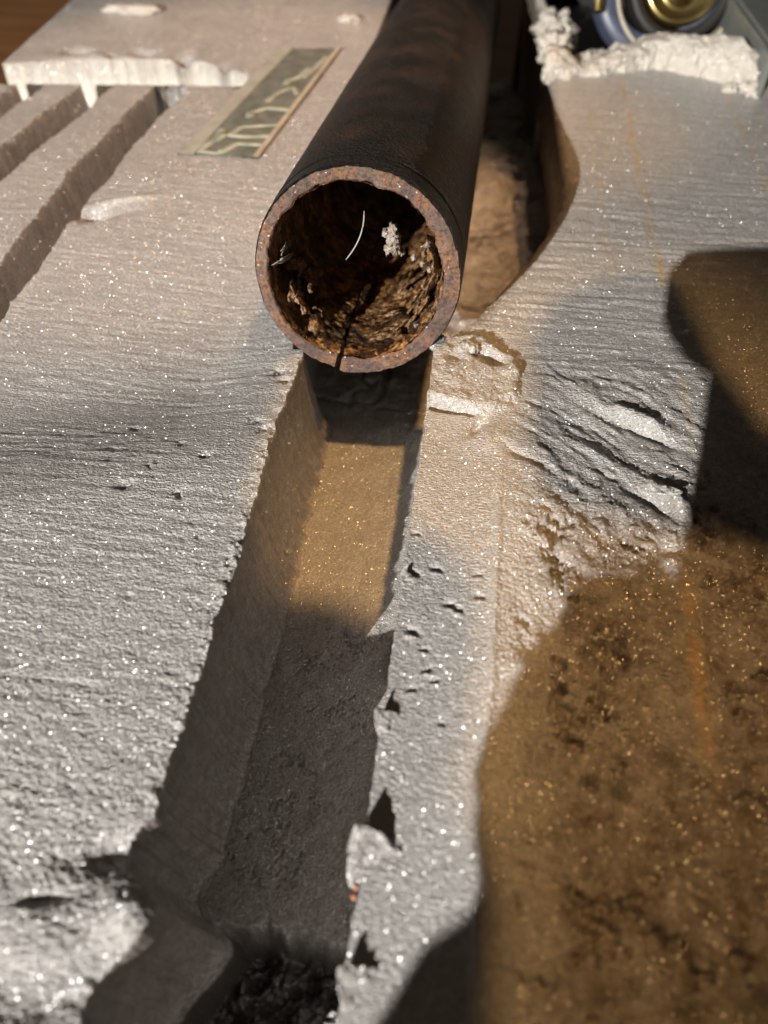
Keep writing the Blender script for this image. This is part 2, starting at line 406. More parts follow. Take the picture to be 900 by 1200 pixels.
        rough = np.clip(1 - strip, 0, 1)
        Z -= (.40 * (1 - sst(42, 62, Yb))) * low
        crest = np.where(X < 11, np.clip((X + 7) / 18, 0, 1), 1 - sst(11, 42, X)); Z += 2.0 * crest * (1 - sst(92, 130, Yb))
        Z += 0.45 * np.exp(-((X - 10.6 + 1.5 * fbm(X * 0 + 1, Yb, 16, 4, 31)) / 0.9) ** 2) * (1 - sst(95, 118, Yb)) 
        Z -= 0.6 * strip * np.sin(np.clip((X + 7) / 18, 0, 1) * math.pi) 
        up = sst(125, 160, Yb)
        # lumpy torn near right part
        lump = fbm(X, Yb, 13, 4, 32, .55)
        lowr = low * sst(11.5, 22, X)
        Z += 2.4 * lowr * lump + 0.9 * lowr * fbm(X, Yb, 4.2, 4, 33, .6)
        cl = fbm(X, Yb, 7.5, 5, 35, .6); Z -= 2.2 * lowr * sst(.18, .42, cl)
        lw = np.maximum(0, worley(X, Yb, 9, 3) - 0.35) 
        Z -= 1.4 * lowr * lw * sst(-.2, .5, fbm(X, Yb, 16, 2, 34))
        stri = 0.17 * vn(X, Yb, 13, 1.3, 41) + 0.12 * vn(X, Yb, 6, .8, 42)
        Z += stri * up * (1 - .4 * sst(200, 300, Yb))
        # diagonal tearing between the strip and the smooth upper part
        D = sst(88, 104, Yb + .2 * X) * (1 - sst(140, 158, Yb - .15 * (X - 30))) * sst(9, 20, X)
        u_, v_ = X * .78 - Yb * .62, X * .62 + Yb * .78
        wv = 3 * fbm(X, Yb, 14, 3, 56)
        Z += D * (0.42 * fbm(u_, v_ + wv, 14, 4, 43, .6, 4.5) + 0.28 * vn(u_, v_ + wv, 6, 1.3, 44) + .32 * fbm(X, Yb, 2.2, 4, 45, .6))
        Z += -1.2 * bump2(X, Yb, 30, 128, 14, 6, -38) + 0.8 * D
        gr = np.maximum(0, 0.62 - worley(X, Yb, 0.8, 5))
        Z += gr * (0.10 + 0.42 * low + 0.14 * D) * (1 - .7 * sst(150, 240, Yb))
        Z += 0.12 * fbm(X, Yb, 1.6, 3, 46, .6)
        # chunk torn from the corner beside the pipe
        ch = 1 - sst(.82, 1.12, np.sqrt(((X - .5) / 13.5) ** 2 + ((Yb - 143) / 14.5) ** 2) + .38 * fbm(X, Yb, 9, 4, 47, .6)); ch = ch * sst(129.6, 131.8, Yb + .12 * (X + 7) + .6 * fbm(X, Yb, 5, 3, 60))
        Z += ch * (2.4 + 1.5 * fbm(X, Yb, 8, 5, 48, .6))
        Z -= 2.6 * np.exp(-((Yb - 130.6 + 0.10 * (X + 7) + .5 * fbm(X, Yb, 4, 2, 49)) / 0.75) ** 2) * (1 - sst(2, 6, X))
        Z -= 4.2 * bump2(X, Yb, 6.5, 148.5, 4.2, 2.0, -25) + 2.0 * bump2(X, Yb, -2, 147, 2.2, 2.2)
        Z -= 1.6 * bump2(X, Yb, 5, 125, 1.2, 3.4, -30) + 1.2 * bump2(X, Yb, 16, 116, 6, 1.3, -35)
        Z += 1.2 * bump2(X, Yb, 8, 121, 5, 4, 20)
        # folds
        Z += (1.9 + 1.5 * fbm(X, Yb, 4, 4, 38, .6)) * bump2(X, Yb, 42, 131.5, 9, 1.5, -30) - 1.7 * bump2(X, Yb, 42, 128.0, 9, 1.5, -28)
        Z += (1.6 + 1.5 * fbm(X, Yb, 3, 4, 39, .6)) * bump2(X, Yb, 46.5, 108.5, 6, 1.8, -32) - 1.8 * bump2(X, Yb, 45, 105.6, 7, 1.4, -28)
        Z += 1.2 * bump2(X, Yb, 33, 118, 10, 1.4, -38)
        # lumps and pits of the near right
        for (px, py, r, hh) in [(30.5, 42, 2.2, 2.6), (30.5, 67, 2.0, 2.2), (25.5, 74, 1.6, 1.2), (46, 49, 3.5, 2.2), (20, 52, 4, 1.2), (36, 31, 5, 1.5), (24, 24, 4, 1.1), (40, 76, 6, 1.4), (16, 64, 3, 1)]:
            Z += hh * bump2(X, Yb, px, py, r, r * .85)
        for (px, py, r, hh) in [(28.3, 45.5, 1.6, 2.4), (33, 45, 1.4, 2.2), (27.5, 68, 1.4, 1.6), (33.4, 71, 1.5, 1.6), (41.5, 52, 2, 2), (51.5, 17, 2.6, 3.5), (38, 60, 2, 1.2), (22, 36, 1.6, 1.4), (29, 80, 1.3, 1.6), (36, 83, 1.2, 1.2), (23, 60, 1.2, 1.3)]:
            Z -= hh * bump2(X, Yb, px, py, r, r * .8)
        # small nicks of the strip
        for (px, py, r, hh) in [(-5.4, 82.5, 1.3, 1.0), (-.8, 84, 1.1, .9), (2.5, 76, 1.0, .9), (4.2, 75, .9, .8), (-4, 69.5, 1.1, 1.0), (-1.5, 66, .7, .7), (-.5, 62, .8, .8), (1.0, 60, .7, .7), (-2.8, 58, .8, .6), (8, 78, .9, .8), (7.5, 83, .8, .8), (-5.8, 92, .8, .7), (3, 52, .6, .5)]:
            Z -= hh * bump2(X, Yb, px, py, r * 1.2, r * .6, random.uniform(-30, 30)); Z += .5 * hh * bump2(X, Yb, px, py - r, r, r * .4)
        # rounded shoulder of the pocket
        sh = sst(150, 215, Yb); R = 3.0
        dd = np.clip(R - edge, 0, R); Z -= sh * (R - np.sqrt(np.clip(R * R - dd * dd, 0, None))) * .8
        # rust streaks
        def streak(x0, y0, x1, y1, w, a):
            tt = np.clip((Yb - y0) / (y1 - y0), -0.05, 1.05); xc = x0 + (x1 - x0) * tt + 2.2 * fbm(X * 0 + 3 * x0, Yb, 40, 4, 51)
            return a * np.exp(-((X - xc) / w) ** 2) * sst(min(y0, y1) - 8, min(y0, y1) + 8, Yb) * (1 - sst(max(y0, y1) - 6, max(y0, y1) + 6, Yb)) * np.clip(.62 + 1.0 * fbm(X, Yb, 9, 4, 52, .6), 0, 1)
        rust = np.maximum.reduce([streak(49, 325, 52.7, 186, 1.3, .75), streak(36.5, 294, 38.5, 186, .9, .45), streak(88.3, 318, 90.2, 240, 1.5, .6), streak(53.5, 150, 53, 120, .9, .5), streak(47, 86, 48.5, 46, 1.4, .8), streak(66, 325, 68, 250, .8, .3), streak(98, 310, 97, 230, 1.0, .5)])
        dirt_shade = np.clip(low * sst(11, 30, X + 4 * lump) * (.80 + .35 * lump + .40 * fbm(X, Yb, 5, 4, 36, .6) + .35 * sst(.15, .4, cl)), 0, 1)  # near right browned in colour to stand for its dim light
        dirt_shade = np.maximum(dirt_shade, .6 * sst(150, 170, Yb) * (1 - sst(1.0, 4.0, edge + 1.2 * fbm(X, Yb, 6, 3, 59))))  # painted shade along the pocket shoulder
        dirt_shade = np.maximum(dirt_shade, np.clip(.5 * sst(54, 62, X) * (1 - sst(170, 215, Yb)), 0, 1))  # shadow tone painted on the outer right
        dirt_shade = np.maximum(dirt_shade, .45 * D * np.clip(vn(u_, v_, 12, 3, 53) * 1.2, 0, 1))
        for (px, py, r) in [(28.3, 45.5, 1.5), (33, 45, 1.3), (41.5, 52, 1.9), (51.5, 17, 2.4), (33.4, 71, 1.3), (29, 80, 1.1)]:
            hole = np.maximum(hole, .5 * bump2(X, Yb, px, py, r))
        # lip: ragged rise at the far end, then the end of the block
        yl = interp(X.ravel(), [(10, 318), (21, 320), (38, 328), (63, 340), (85, 332), (102, 320), (135, 318)]).reshape(X.shape)
        q = Yb - yl
        Z = np.where(q > -4, Z + 3.0 * sst(-4, 10, q) * (1 + fbm(X, Yb, 6, 3, 54)), Z)
        Z = Z - 68 * sst(13, 15, q) * sst(20.0, 23.0, X)
        fresh = np.maximum(fresh, sst(-1, 3, q + 2 * fbm(X, Yb, 5, 3, 55)) * .9)
    return Z, dirt_shade, rust, fresh, hole

ZL, *mL = top_height(XLs, Y2, True)
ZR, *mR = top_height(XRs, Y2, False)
# groove: left wall, floor, right wall
tW = np.linspace(0, 1, nW + 1)[1:]; tF = np.linspace(0, 1, nF + 1)[1:]; tRw = np.linspace(0, 1, nRw + 1)[1:-1]
xe, ze = XLs[:, -1:], ZL[:, -1:]
slope = interp(YS, [(-45, 6.0), (150, 6.2), (165, 2.0), (470, 1.0)])[:, None]
zf = -floor_d[:, None]
# wall profile with a small fillet at the foot
Xw = xe + slope * (tW[None] ** 1.25) + 0.0
Zw = ze + (zf - ze) * np.sin(tW[None] * math.pi / 2) ** 0.92
Ywall = np.broadcast_to(Y2, Xw.shape)
Xw = Xw + (0.20 * fbm(Ywall, Zw, 3.0, 3, 61) + 0.05 * worley(Ywall, Zw, 0.9, 6)) * np.clip(tW[None] * 6, 0, 1) * np.clip((1.02 - tW[None]) * 6, 0, 1)
x0f, x1f = Xw[:, -1:], XRs[:, :1] - interp(YS, [(-45, .6), (150, .8), (200, -2.0), (470, -2)])[:, None]
Xf = x0f + (x1f - x0f) * tF[None]
Yf = np.broadcast_to(Y2, Xf.shape)
poc = sst(150, 185, Yf)
crk = np.abs(fbm(Xf, Yf, 3.4, 4, 62, .6, 4.6)); 
Zf = zf + 0.32 * fbm(Xf, Yf, 5, 4, 63) + poc * (3.0 * fbm(Xf, Yf, 16, 4, 64, .55) + 1.3 * fbm(Xf, Yf, 5, 4, 58, .6)) - poc * 2.6 * (1 - sst(0, .10, np.abs(fbm(Xf, Yf, 26, 4, 65, .5)))) 
Zf -= 0.28 * (1 - sst(0.0, .06, crk)) * sst(-.3, .35, fbm(Xf, Yf, 8, 2, 68)) * (1 - sst(84, 96, Yf)) * sst(19, 24, Yf)
endm = 1 - sst(18.0, 22.0, Yf + 1.6 * fbm(Xf, Yf, 4, 3, 67))
Zf -= endm * (13 + 5 * fbm(Xf, Yf, 5, 4, 69, .6)) * np.clip(np.minimum(tF[None], 1 - tF[None]) * 14, 0, 1)
Zf += 0.10 * np.maximum(0, .6 - worley(Xf, Yf, 1.0, 7))
# flatten the floor's ends into the walls
Zr0, Xr0 = Zf[:, -1:], Xf[:, -1:]
Xrw = Xr0 + (XRs[:, :1] - Xr0) * tRw[None]; Zrw = Zr0 + (ZR[:, :1] - Zr0) * tRw[None]
Xrw = Xrw + 1.4 * sst(155, 185, np.broadcast_to(Y2, Xrw.shape)) * fbm(np.broadcast_to(Y2, Xrw.shape), Zrw, 9, 4, 57, .6) * np.sin(tRw[None] * math.pi)
# outer sides of the block
def side(x, z, n, sgn):
    t = np.linspace(0, 1, n + 1)[1:][None]
    return np.broadcast_to(x, (NR, n)) + sgn * 0.4 * np.ones((NR, n)), z + (-74.5 - z) * t
Xsl, Zsl = side(XLs[:, :1], ZL[:, :1], 10, -1); Xsr, Zsr = side(XRs[:, -1:], ZR[:, -1:], 10, 1)
PX = np.concatenate([Xsl[:, ::-1], XLs, Xw, Xf, Xrw, XRs, Xsr], 1)
PZ = np.concatenate([Zsl[:, ::-1], ZL, Zw, Zf, Zrw, ZR, Zsr], 1)
PY = np.broadcast_to(Y2, PX.shape)
def cat(i):
    zf_ = np.zeros_like(Xf); zw_ = np.zeros_like(Xw); zr_ = np.zeros_like(Xrw); zs = np.zeros_like(Xsl)
    if i == 0:
        zf_ = np.clip(.32 * (1 - sst(.0, .12, crk)) * (1 - sst(84, 96, Yf)) + .10 - .06 * sst(84, 98, Yf), 0, 1); zw_ = zw_ + .62 * (1 - poc[:, :1]); zr_ = zr_ + .55 + .4 * poc[:, :1]  # groove walls darkened in colour for the shade down there
        zf_ = np.maximum(zf_, poc * np.clip(.42 + .6 * fbm(Xf, Yf, 9, 4, 66, .6), 0, .9))  # pocket floor: shade painted as mottled brown
    if i == 3:
        zf_ = .85 * (1 - sst(18.5, 22.5, Yf + 1.6 * fbm(Xf, Yf, 4, 3, 67)))
        zf_ = np.maximum(zf_, .45 * (1 - sst(0, .035, crk)) * (1 - sst(84, 94, Yf)) * sst(-.3, .35, fbm(Xf, Yf, 8, 2, 68)))
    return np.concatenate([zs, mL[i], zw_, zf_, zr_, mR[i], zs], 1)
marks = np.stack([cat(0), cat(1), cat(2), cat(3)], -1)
PTS = np.stack([PX, PY, PZ], -1) * MM
# close front and back ends
def endrow(row):
    r = row.copy(); r[:, 2] = np.minimum(r[:, 2], -74.5 * MM); return r
PTS = np.concatenate([endrow(PTS[0])[None], PTS, endrow(PTS[-1])[None]], 0)
marks = np.concatenate([marks[:1], marks, marks[-1:]], 0)
foam = empty('foam_block', (0, 0, TZ))
tag(foam, 'large grey packing foam block with long groove, torn edges and wire-cut stripes', 'foam block')
def foam_part(name, me, mat='foam_white'):
    o = link(name, me, M[mat], foam); o.location = (0, 0, -TZ); return o
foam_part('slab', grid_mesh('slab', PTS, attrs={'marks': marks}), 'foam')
_g = (YS, XLs, ZL, XRs, ZR)
def surf_z(x, y):
    j = int(np.argmin(np.abs(YS - y)))
    Xs, Zs = (XLs, ZL) if x < -30 else (XRs, ZR)
    return float(np.interp(x, Xs[j][::1] if Xs[j][0] < Xs[j][-1] else Xs[j][::-1], Zs[j] if Xs[j][0] < Xs[j][-1] else Zs[j][::-1]))

# torn tongues standing up along the groove's right edge
def tongue(x, y, w, l, ang, curl, seed, thick=.9, name='torn_tongue'):
    n, m = 26, 18; c, s = math.cos(math.radians(ang)), math.sin(math.radians(ang))
    z0 = surf_z(max(x, -6.5), y) - 1.2
    top, bot = [], []
    for i in range(n):
        t = i / (n - 1); ww = w * (1 - t ** 1.9) + .35
        rt, rb = [], []
        for j in range(m):
            v = (j / (m - 1) - .5) * ww
            nz = .38 * float(vn(np.array([v + 9.1]), np.array([t * l]), 1.1, 1.1, 70 + seed)[0])
            px = v + nz * .5; py = t * l
            h = curl * t ** 1.5 + nz
            th = thick * (1 - .7 * t)
            q = lambda hh: ((x + px * c - py * s) * MM, (y + px * s + py * c) * MM, (z0 + hh + .9) * MM)
            rt.append(q(h)); rb.append(q(h - th))
        top.append(rt + rb[::-1])
    me = grid_mesh(name, np.array(top), wrap=True)
    return foam_part(name, me, 'foam_bit')
tongue(-5.0, 50.3, 5.0, 4.2, 62, 2.4, 1)
tongue(-4.6, 27.5, 9.0, 7.0, 38, 3.4, 2, 1.4)
tongue(-5.6, 80.3, 3.0, 2.4, 50, 1.6, 3)
tongue(-3.6, 11.0, 7.0, 5.5, 60, 2.4, 4, 1.6)
tongue(-5.6, 151.0, 5.0, 8.0, 70, 3.0, 5, 1.4)
# curled shavings in the torn fold
tongue(43.0, 110.0, 3.2, 6.0, -112, 1.6, 7, .9)
# crumbly lumps that still hang on the tear
for k, (x, y, r) in enumerate([(1.0, 151.0, 2.6)]):
    me = lump_mesh('torn_lump', r * MM, r * .8 * MM, r * .6 * MM, .5, k + 1, 4, 1.7)
    o = foam_part('torn_lump', me, 'foam_bit'); o.location = (x * MM, y * MM, (surf_z(x, y) + r * .12) * MM - TZ); o.rotation_euler = (0, 0, k * 1.1)
# ragged white lip at the far right end
def lip():
    n, m = 170, 60
    xs = np.linspace(20, 98, n)
    rows = []
    yb = np.interp(xs, [18, 25, 38, 63, 85, 102, 130], [325, 326, 330, 342, 334, 321, 319])
    hh = np.interp(xs, [18, 26, 34, 42, 55, 68, 80, 92, 97, 101, 105, 130], [9, 8.5, 3.5, 5.0, 8.5, 10.5, 12.0, 13.5, 11, 5, 1.5, 1]) 
    th = np.linspace(0, math.pi, m)
    P = np.zeros((n, m, 3))
    for i in range(n):
        yy = yb[i] - 7 * np.cos(th); zz = -1.5 + (hh[i] + 1.5) * np.sin(th) ** .7
        P[i, :, 0] = xs[i]; P[i, :, 1] = yy; P[i, :, 2] = zz
    X, V = P[..., 0], np.broadcast_to(th[None] * 9, (n, m))
    nn = fbm(X, V, 6, 4, 80, .6)
    P[..., 2] += 2.0 * nn; P[..., 1] += -2.6 * fbm(X, V, 4.5, 4, 81, .6); P[..., 0] += 1.2 * fbm(X, V, 4, 3, 82)
    return grid_mesh('torn_lip', P * MM)
foam_part('torn_lip', lip())
for k, (x, y, z, r) in enumerate([(24, 345, 2, 6.5), (26.5, 356, 3, 6), (22.5, 368, 2, 6.5), (24, 332, 1, 4.5), (98, 317, 1.0, 4.2), (90, 319, 0, 2.6), (22, 322, 0, 3.2)]):
    o = foam_part('torn_clump', lump_mesh('torn_clump', r * MM, r * MM, r * .95 * MM, .55, 20 + k, 4, 2.2)); o.location = (x * MM, y * MM, z * MM - TZ)

# ------------------------------------------------------------------ the pipe
pipe = empty('steel_pipe', tuple(PC * MM))
tag(pipe, 'rusty dark steel pipe with split cut end lying in the foam groove', 'pipe')
zax = Vector(PAX); xax = Vector((1, 0, 0)); xax = (xax - zax * xax.dot(zax)).normalized(); yax = zax.cross(xax)   # yax: up-ish or down-ish
if yax.z < 0: yax = -yax; 
Mx = Matrix((xax, yax, zax)).transposed()
def P3(r, th, s):      # local -> world offset mm (arrays)
    x, y = r * np.cos(th), r * np.sin(th)
    return (x[..., None] * np.array(xax) + y[..., None] * np.array(yax) + s[..., None] * np.array(zax)) * MM
TH0, GAP = math.radians(258.5), 0.060
NT_ = 420
def gap_s(s): return GAP * (.60 + .40 * np.exp(-s / 5.0))
def ths(s):
    u = np.linspace(0, 1, NT_)[None]; g = gap_s(np.asarray(s, float))[:, None]; wv = (.012 * np.sin(np.asarray(s) * .55) + .010 * np.sin(np.asarray(s) * 1.7))[:, None]
    w = (1 - u) ** 12 - u ** 12
    return TH0 + g / 2 + (2 * math.pi - g) * u + wv * ((1 - u) ** 12 + u ** 12)
th = ths(np.array([0.0]))[0]
def front(thv, r):     # oblique ragged saw cut: the upper side lies a little farther back
    return 0.11 * r * np.sin(thv) + .34 * fbm(thv * 20, r * 1.0 + 0 * thv, 3.2, 5, 90, .65)
ss = np.concatenate([[0, .15, .35, .6, .9, 1.3], np.linspace(1.8, 14, 45), 14 + 306 * spaced(170, 2.0)[1:]])
_, SS = np.meshgrid(th, ss); TT = ths(ss)
Rr = PR + .28 * np.exp(-SS / .8) * fbm(TT * 25, SS * 0, 1.6, 4, 97, .7) + .10 * fbm(TT * 25, SS, 9, 4, 91) + .05 * fbm(TT * 25, SS, 1.6, 3, 92)
Rr += -.30 * np.exp(-((SS - 8.6 - .25 * np.sin(TT * 2)) / .35) ** 2) + .12 * (SS > 8.6) - .45 * np.exp(-SS / .35)
# right lip of the split stands a little lower
drop = .6 * np.exp(-((TT - TH0 - GAP / 2) / .35) ** 2) * np.exp(-SS / 12)
Rr += drop
outer = P3(Rr, TT, SS + front(TT, Rr) * np.exp(-SS / 6))
link('outer_wall', grid_mesh('outer_wall', outer), M['pipe'], pipe)
# cut face: from outer radius to bore, with a rounded rough edge
kk = np.linspace(0, 1, 20)
TT, KK = np.meshgrid(th, kk)
bore = PRI + .95 * fbm(TT * 22, TT * 0, 5, 5, 93, .62) - .35 * sst(3.6, 5.5, TT) + .75 * np.cos(TT - 2.9)
r_ = (PR - .42 + drop[0][None]) * (1 - KK) + (bore + .6 * drop[0][None]) * KK
s_ = front(TT, r_) + .5 * np.clip((KK - .82) / .18, 0, 1) ** 2 + .20 * np.clip((.15 - KK) / .15, 0, 1) ** 2 - .18 * fbm(TT * 22, r_, 2.2, 4, 94, .65) + .0
s_ = s_ * 1.0
s_[0] = front(th, Rr[0]) * 1.0
rr0 = Rr[0]; r_[0] = rr0
link('cut_face', grid_mesh('cut_face', P3(r_, TT, s_)), M['rim'], pipe)
# scaly lining of the bore
sl = np.concatenate([np.linspace(.45, 30, 130), 30 + 270 * spaced(70, 2.2)[1:]])
_, SS = np.meshgrid(th, sl); TT = ths(sl)
flk = fbm(TT * 21, SS, 8, 5, 95, .62); stp = np.floor((flk + 1) * 5) / 5 - 1
lay = np.clip(.9 + 1.2 * stp + .5 * fbm(TT * 21, SS, 2.4, 4, 96, .6), 0, 3.2)
heavy = .7 + .7 * np.exp(-((TT - math.radians(208)) / .5) ** 2) + .9 * np.exp(-((TT - math.radians(325)) / .35) ** 2)
Rl = (PRI + .75 * np.cos(TT - 2.9)) - lay * heavy * np.clip((SS + .4) / 2.2, .10, 1)
Rl = np.where(SS < .6, np.minimum(Rl, bore[0][None] - .0), Rl)
lin = link('scale_lining', grid_mesh('scale_lining', P3(Rl, TT, SS + front(TT, Rl) * np.exp(-SS / 6)), flip=True), M['lining'], pipe)
# walls of the split
for side_i in (0, -1):
    A_ = outer[:, side_i]; n_ = len(ss)
    sB = ss; rB = np.interp(sB, sl, Rl[:, side_i]); tB = ths(ss)[:, side_i]
    B_ = P3(rB, tB, sB + front(tB, rB) * np.exp(-sB / 6))
    kk2 = np.linspace(0, 1, 6)[None, :, None]
    link('split_wall', grid_mesh('split_wall', A_[:, None] * (1 - kk2) + B_[:, None] * kk2, flip=side_i == 0), M['rim'], pipe)
# flakes peeling off the bore
fr = random.Random(8)
def flake(thd, s, w, l, lift, mat='lining', r=19.0, seed=[0]):
    seed[0] += 1
    me = lump_mesh('rust_flake', .60 * w * MM, .26 * MM * (1 + .25 * lift), .55 * l * MM, .95, 90 + seed[0], 3, 1.15)
    o = link('rust_flake', me, M[mat], pipe)
    t = math.radians(thd)
    loc = Vector(P3(np.array([r - .3 * lift]), np.array([t]), np.array([float(s)]))[0])
    tang = Mx @ Vector((-math.sin(t), math.cos(t), 0)); rad = Mx @ Vector((math.cos(t), math.sin(t), 0)); ax = Mx @ Vector((0, 0, 1))
    q = fr.uniform(-.6, .6); ax2 = (ax * math.cos(q) - rad * math.sin(q) * .7 + tang * fr.uniform(-.5, .5)).normalized(); tg = (tang - ax2 * tang.dot(ax2)).normalized()
    R = Matrix((tg, ax2.cross(tg), ax2)).transposed().to_4x4(); R.translation = loc; o.matrix_local = R
    return o
for a in [(203, 4.0, 3.6, 7, 4.6), (211, 3.0, 2.4, 6, 5.4), (218, 4.2, 3.8, 5, 3.0), (232, 3.0, 3.4, 5, 2.0), (288, 6, 3.6, 6, 1.6), (302, 9, 5, 8, 2.0), (318, 6, 4, 6, 1.4), (332, 5.5, 4.4, 7, 2.4), (344, 9, 4.6, 9, 3.2), (10, 3.2, 3.0, 5, 1.6), (322, 14, 6, 9, 2.5), (335, 20, 6, 10, 3)]:
    flake(*a)
for a in [(207, 2.0, 1.4, 4.5, 5.5), (203, 2.6, 1.0, 5.0, 6.5), (219, 2.2, 1.6, 2.5, 3.5)]: flake(*a, mat='flake')
for a in [(166, 3.4, .9, 7.0, 1.6), (176, 3.4, .8, 6.5, 1.2), (28, 1.8, .8, 4, .8)]: flake(*a, mat='lint')
for k in range(24):
    q_ = fr.uniform(192, 385)
    if 240 < q_ < 276: q_ += 45
    flake(q_, fr.uniform(5, 32), fr.uniform(2.5, 6), fr.uniform(4, 10), fr.uniform(.4, 3.6))

# pale lint caught inside the bore, fine fibre
def in_pipe(thd, r, s): return Vector(P3(np.array([float(r)]), np.array([math.radians(thd)]), np.array([float(s)]))[0]) + Vector(PC * MM)
lint = empty('lint_clump', in_pipe(-18, 18.5, 17)); tag(lint, 'pale crumbly lint clump rising from the lower right wall inside the pipe', 'lint')
for k, (a, r, s, q) in enumerate([(-24, 19.4, 19.5, 1.0), (-19, 17.0, 18.5, .8), (-14, 14.6, 17.6, .8), (-8, 12, 16.5, .8), (2, 9.2, 15, .9), (12, 8.0, 13, 1.3), (26, 8.3, 11.5, 1.9), (38, 9.2, 10.5, 2.1), (48, 10.6, 10, 1.5), (24, 6.6, 11.0, 1.2), (52, 8.6, 10.4, 1.0)]):
    o = link('tuft', lump_mesh('tuft', q * .75 * MM, q * MM, q * MM, .75, 40 + k, 3, 2.6), M['lint'], lint); o.location = in_pipe(a, r, s) - lint.location
p0, p1, p2, p3 = [in_pipe(*a) for a in ((87, 13.2, 7.0), (84, 8.5, 6.5), (100, 5.0, 6.0), (160, 3.9, 6.0))]
pts = [((1 - t) ** 3 * p0 + 3 * t * (1 - t) ** 2 * p1 + 3 * t * t * (1 - t) * p2 + t ** 3 * p3) for t in np.linspace(0, 1, 24)]
fib = link('loose_fibre', tube_mesh('loose_fibre', pts, [(.17 if .05 < k / 23 < .95 else .10) * MM for k in range(24)], 8), M['fibre'])
tag(fib, 'thin pale curved fibre hanging inside the dark pipe bore', 'fibre')

# ------------------------------------------------------------------ label strip on the foam
lab = empty('label_strip', (-0.0835, 0.2885, 0.0)); tag(lab, 'grey-green plastic label strip lying flat on the foam left of the pipe', 'label')
lz = max(surf_z(x, y) for x in range(-102, -62, 4) for y in range(242, 340, 6)) + .25
corners = [(-103.2, 242.0), (-76.5, 242.6), (-64.7, 338.5), (-88.3, 334.5)]
def lab_pt(u, v, dz=0):
    a = np.array(corners[0]) * (1 - u) + np.array(corners[1]) * u; b = np.array(corners[3]) * (1 - u) + np.array(corners[2]) * u
    p = a * (1 - v) + b * v
    bow = .5 * math.sin(v * 3.1) * (1 - u) 
    return ((p[0] + 83.5) * MM, (p[1] - 288.5) * MM, (lz + dz + bow) * MM)
def lab_patch(name, u0, u1, v0, v1, dz, th_, mat):
    n, m = 24, 8
    P = []
    for i in range(n):
        v = v0 + (v1 - v0) * i / (n - 1)
        us = [u0 + (u1 - u0) * j / (m - 1) for j in range(m)]
        P.append([lab_pt(u, v, dz) for u in us] + [lab_pt(u, v, dz - th_) for u in us[::-1]])
    return link(name, grid_mesh(name, np.array(P), wrap=True), M[mat], lab)
film = lab_patch('film', 0, 1, 0, 1, 0, .5, 'label')
lab_patch('border', -.01, .20, -.003, 1.003, .12, .5, 'label_edge')
lab_patch('edge_bead', .955, 1.03, -.003, 1.003, .30, .9, 'label_rim')
def stroke(uv, w):
    pp = np.array(uv, float); n = 40; t = np.linspace(0, len(pp) - 1, n)
    us, vs = np.interp(t, range(len(pp)), pp[:, 0]), np.interp(t, range(len(pp)), pp[:, 1])
    for _ in range(6):
        us[1:-1] = (us[:-2] + us[2:] + 2 * us[1:-1]) / 4; vs[1:-1] = (vs[:-2] + vs[2:] + 2 * vs[1:-1]) / 4
    P = []
    for i in range(n):
        a, b = max(i - 1, 0), min(i + 1, n - 1); du, dv = us[b] - us[a], (vs[b] - vs[a]) * 3.8
        L = math.hypot(du, dv) + 1e-9; ox, oy = -dv / L * w, du / L * w / 3.8
        P.append([lab_pt(us[i] + ox, vs[i] + oy, .10), lab_pt(us[i] - ox, vs[i] - oy, .10), lab_pt(us[i] - ox, vs[i] - oy, -.1), lab_pt(us[i] + ox, vs[i] + oy, -.1)])
    link('mark', grid_mesh('mark', np.array(P), wrap=True), M['label_stroke'], film)
for uv, w in [([(.22, .03), (.5, .02), (.62, .10), (.95, .10)], .045), ([(.30, .10), (.36, .17), (.6, .155), (.96, .17)], .05), ([(.45, .17), (.5, .23), (.75, .245), (.96, .26)], .035),
              ([(.52, .30), (.46, .35), (.62, .40), (.95, .39)], .05), ([(.55, .44), (.60, .53), (.75, .60), (.93, .52)], .035), ([(.62, .60), (.60, .66), (.74, .70), (.78, .78)], .045), ([(.78, .68), (.86, .78), (.90, .90)], .035), ([(.22, .03), (.30, .14), (.28, .2)], .04)]:
    stroke(uv, w * 1.45)

# ------------------------------------------------------------------ small loose things
chip = link('foam_chip', lump_mesh('foam_chip', 14 * MM, 4.2 * MM, 2.2 * MM, .4, 61, 4, 1.2), M['foam_white']); chip.location = (-0.1645, 0.368, (surf_z(-164.5, 368) + .9) * MM)
tag(chip, 'long pale foam chip lying on the far left of the foam', 'foam chip')
ch2 = link('foam_chip', lump_mesh('foam_chip', 5 * MM, 3 * MM, 1.6 * MM, .4, 66, 4, 1.2), M['foam_white']); ch2.location = (-0.066, 0.372, (surf_z(-66, 372) + .6) * MM)
tag(ch2, 'small pale foam chip near the far end of the pipe', 'foam chip')
for k, (x, y, z, r, lb) in enumerate([(-7.7, 25.0, -1.6, .38, 'upper of two tiny red crumbs on the groove edge'), (-7.8, 23.7, -2.0, .45, 'lower of two tiny red crumbs on the groove edge')]):
    o = link('red_crumb', lump_mesh('red_crumb', r * MM, r * MM, r * 1.1 * MM, .5, 70 + k, 3), M['crumb']); o.location = (x * MM, y * MM, z * MM); tag(o, lb, 'crumb', 'red crumbs on the groove edge')
cr = link('foam_crumb', lump_mesh('foam_crumb', .75 * MM, .65 * MM, .7 * MM, .4, 77, 3), M['foam_white']); cr.location = (-0.0357, 0.0965, -0.0185)
tag(cr, 'tiny pale crumb clinging to the left wall of the groove', 'crumb')

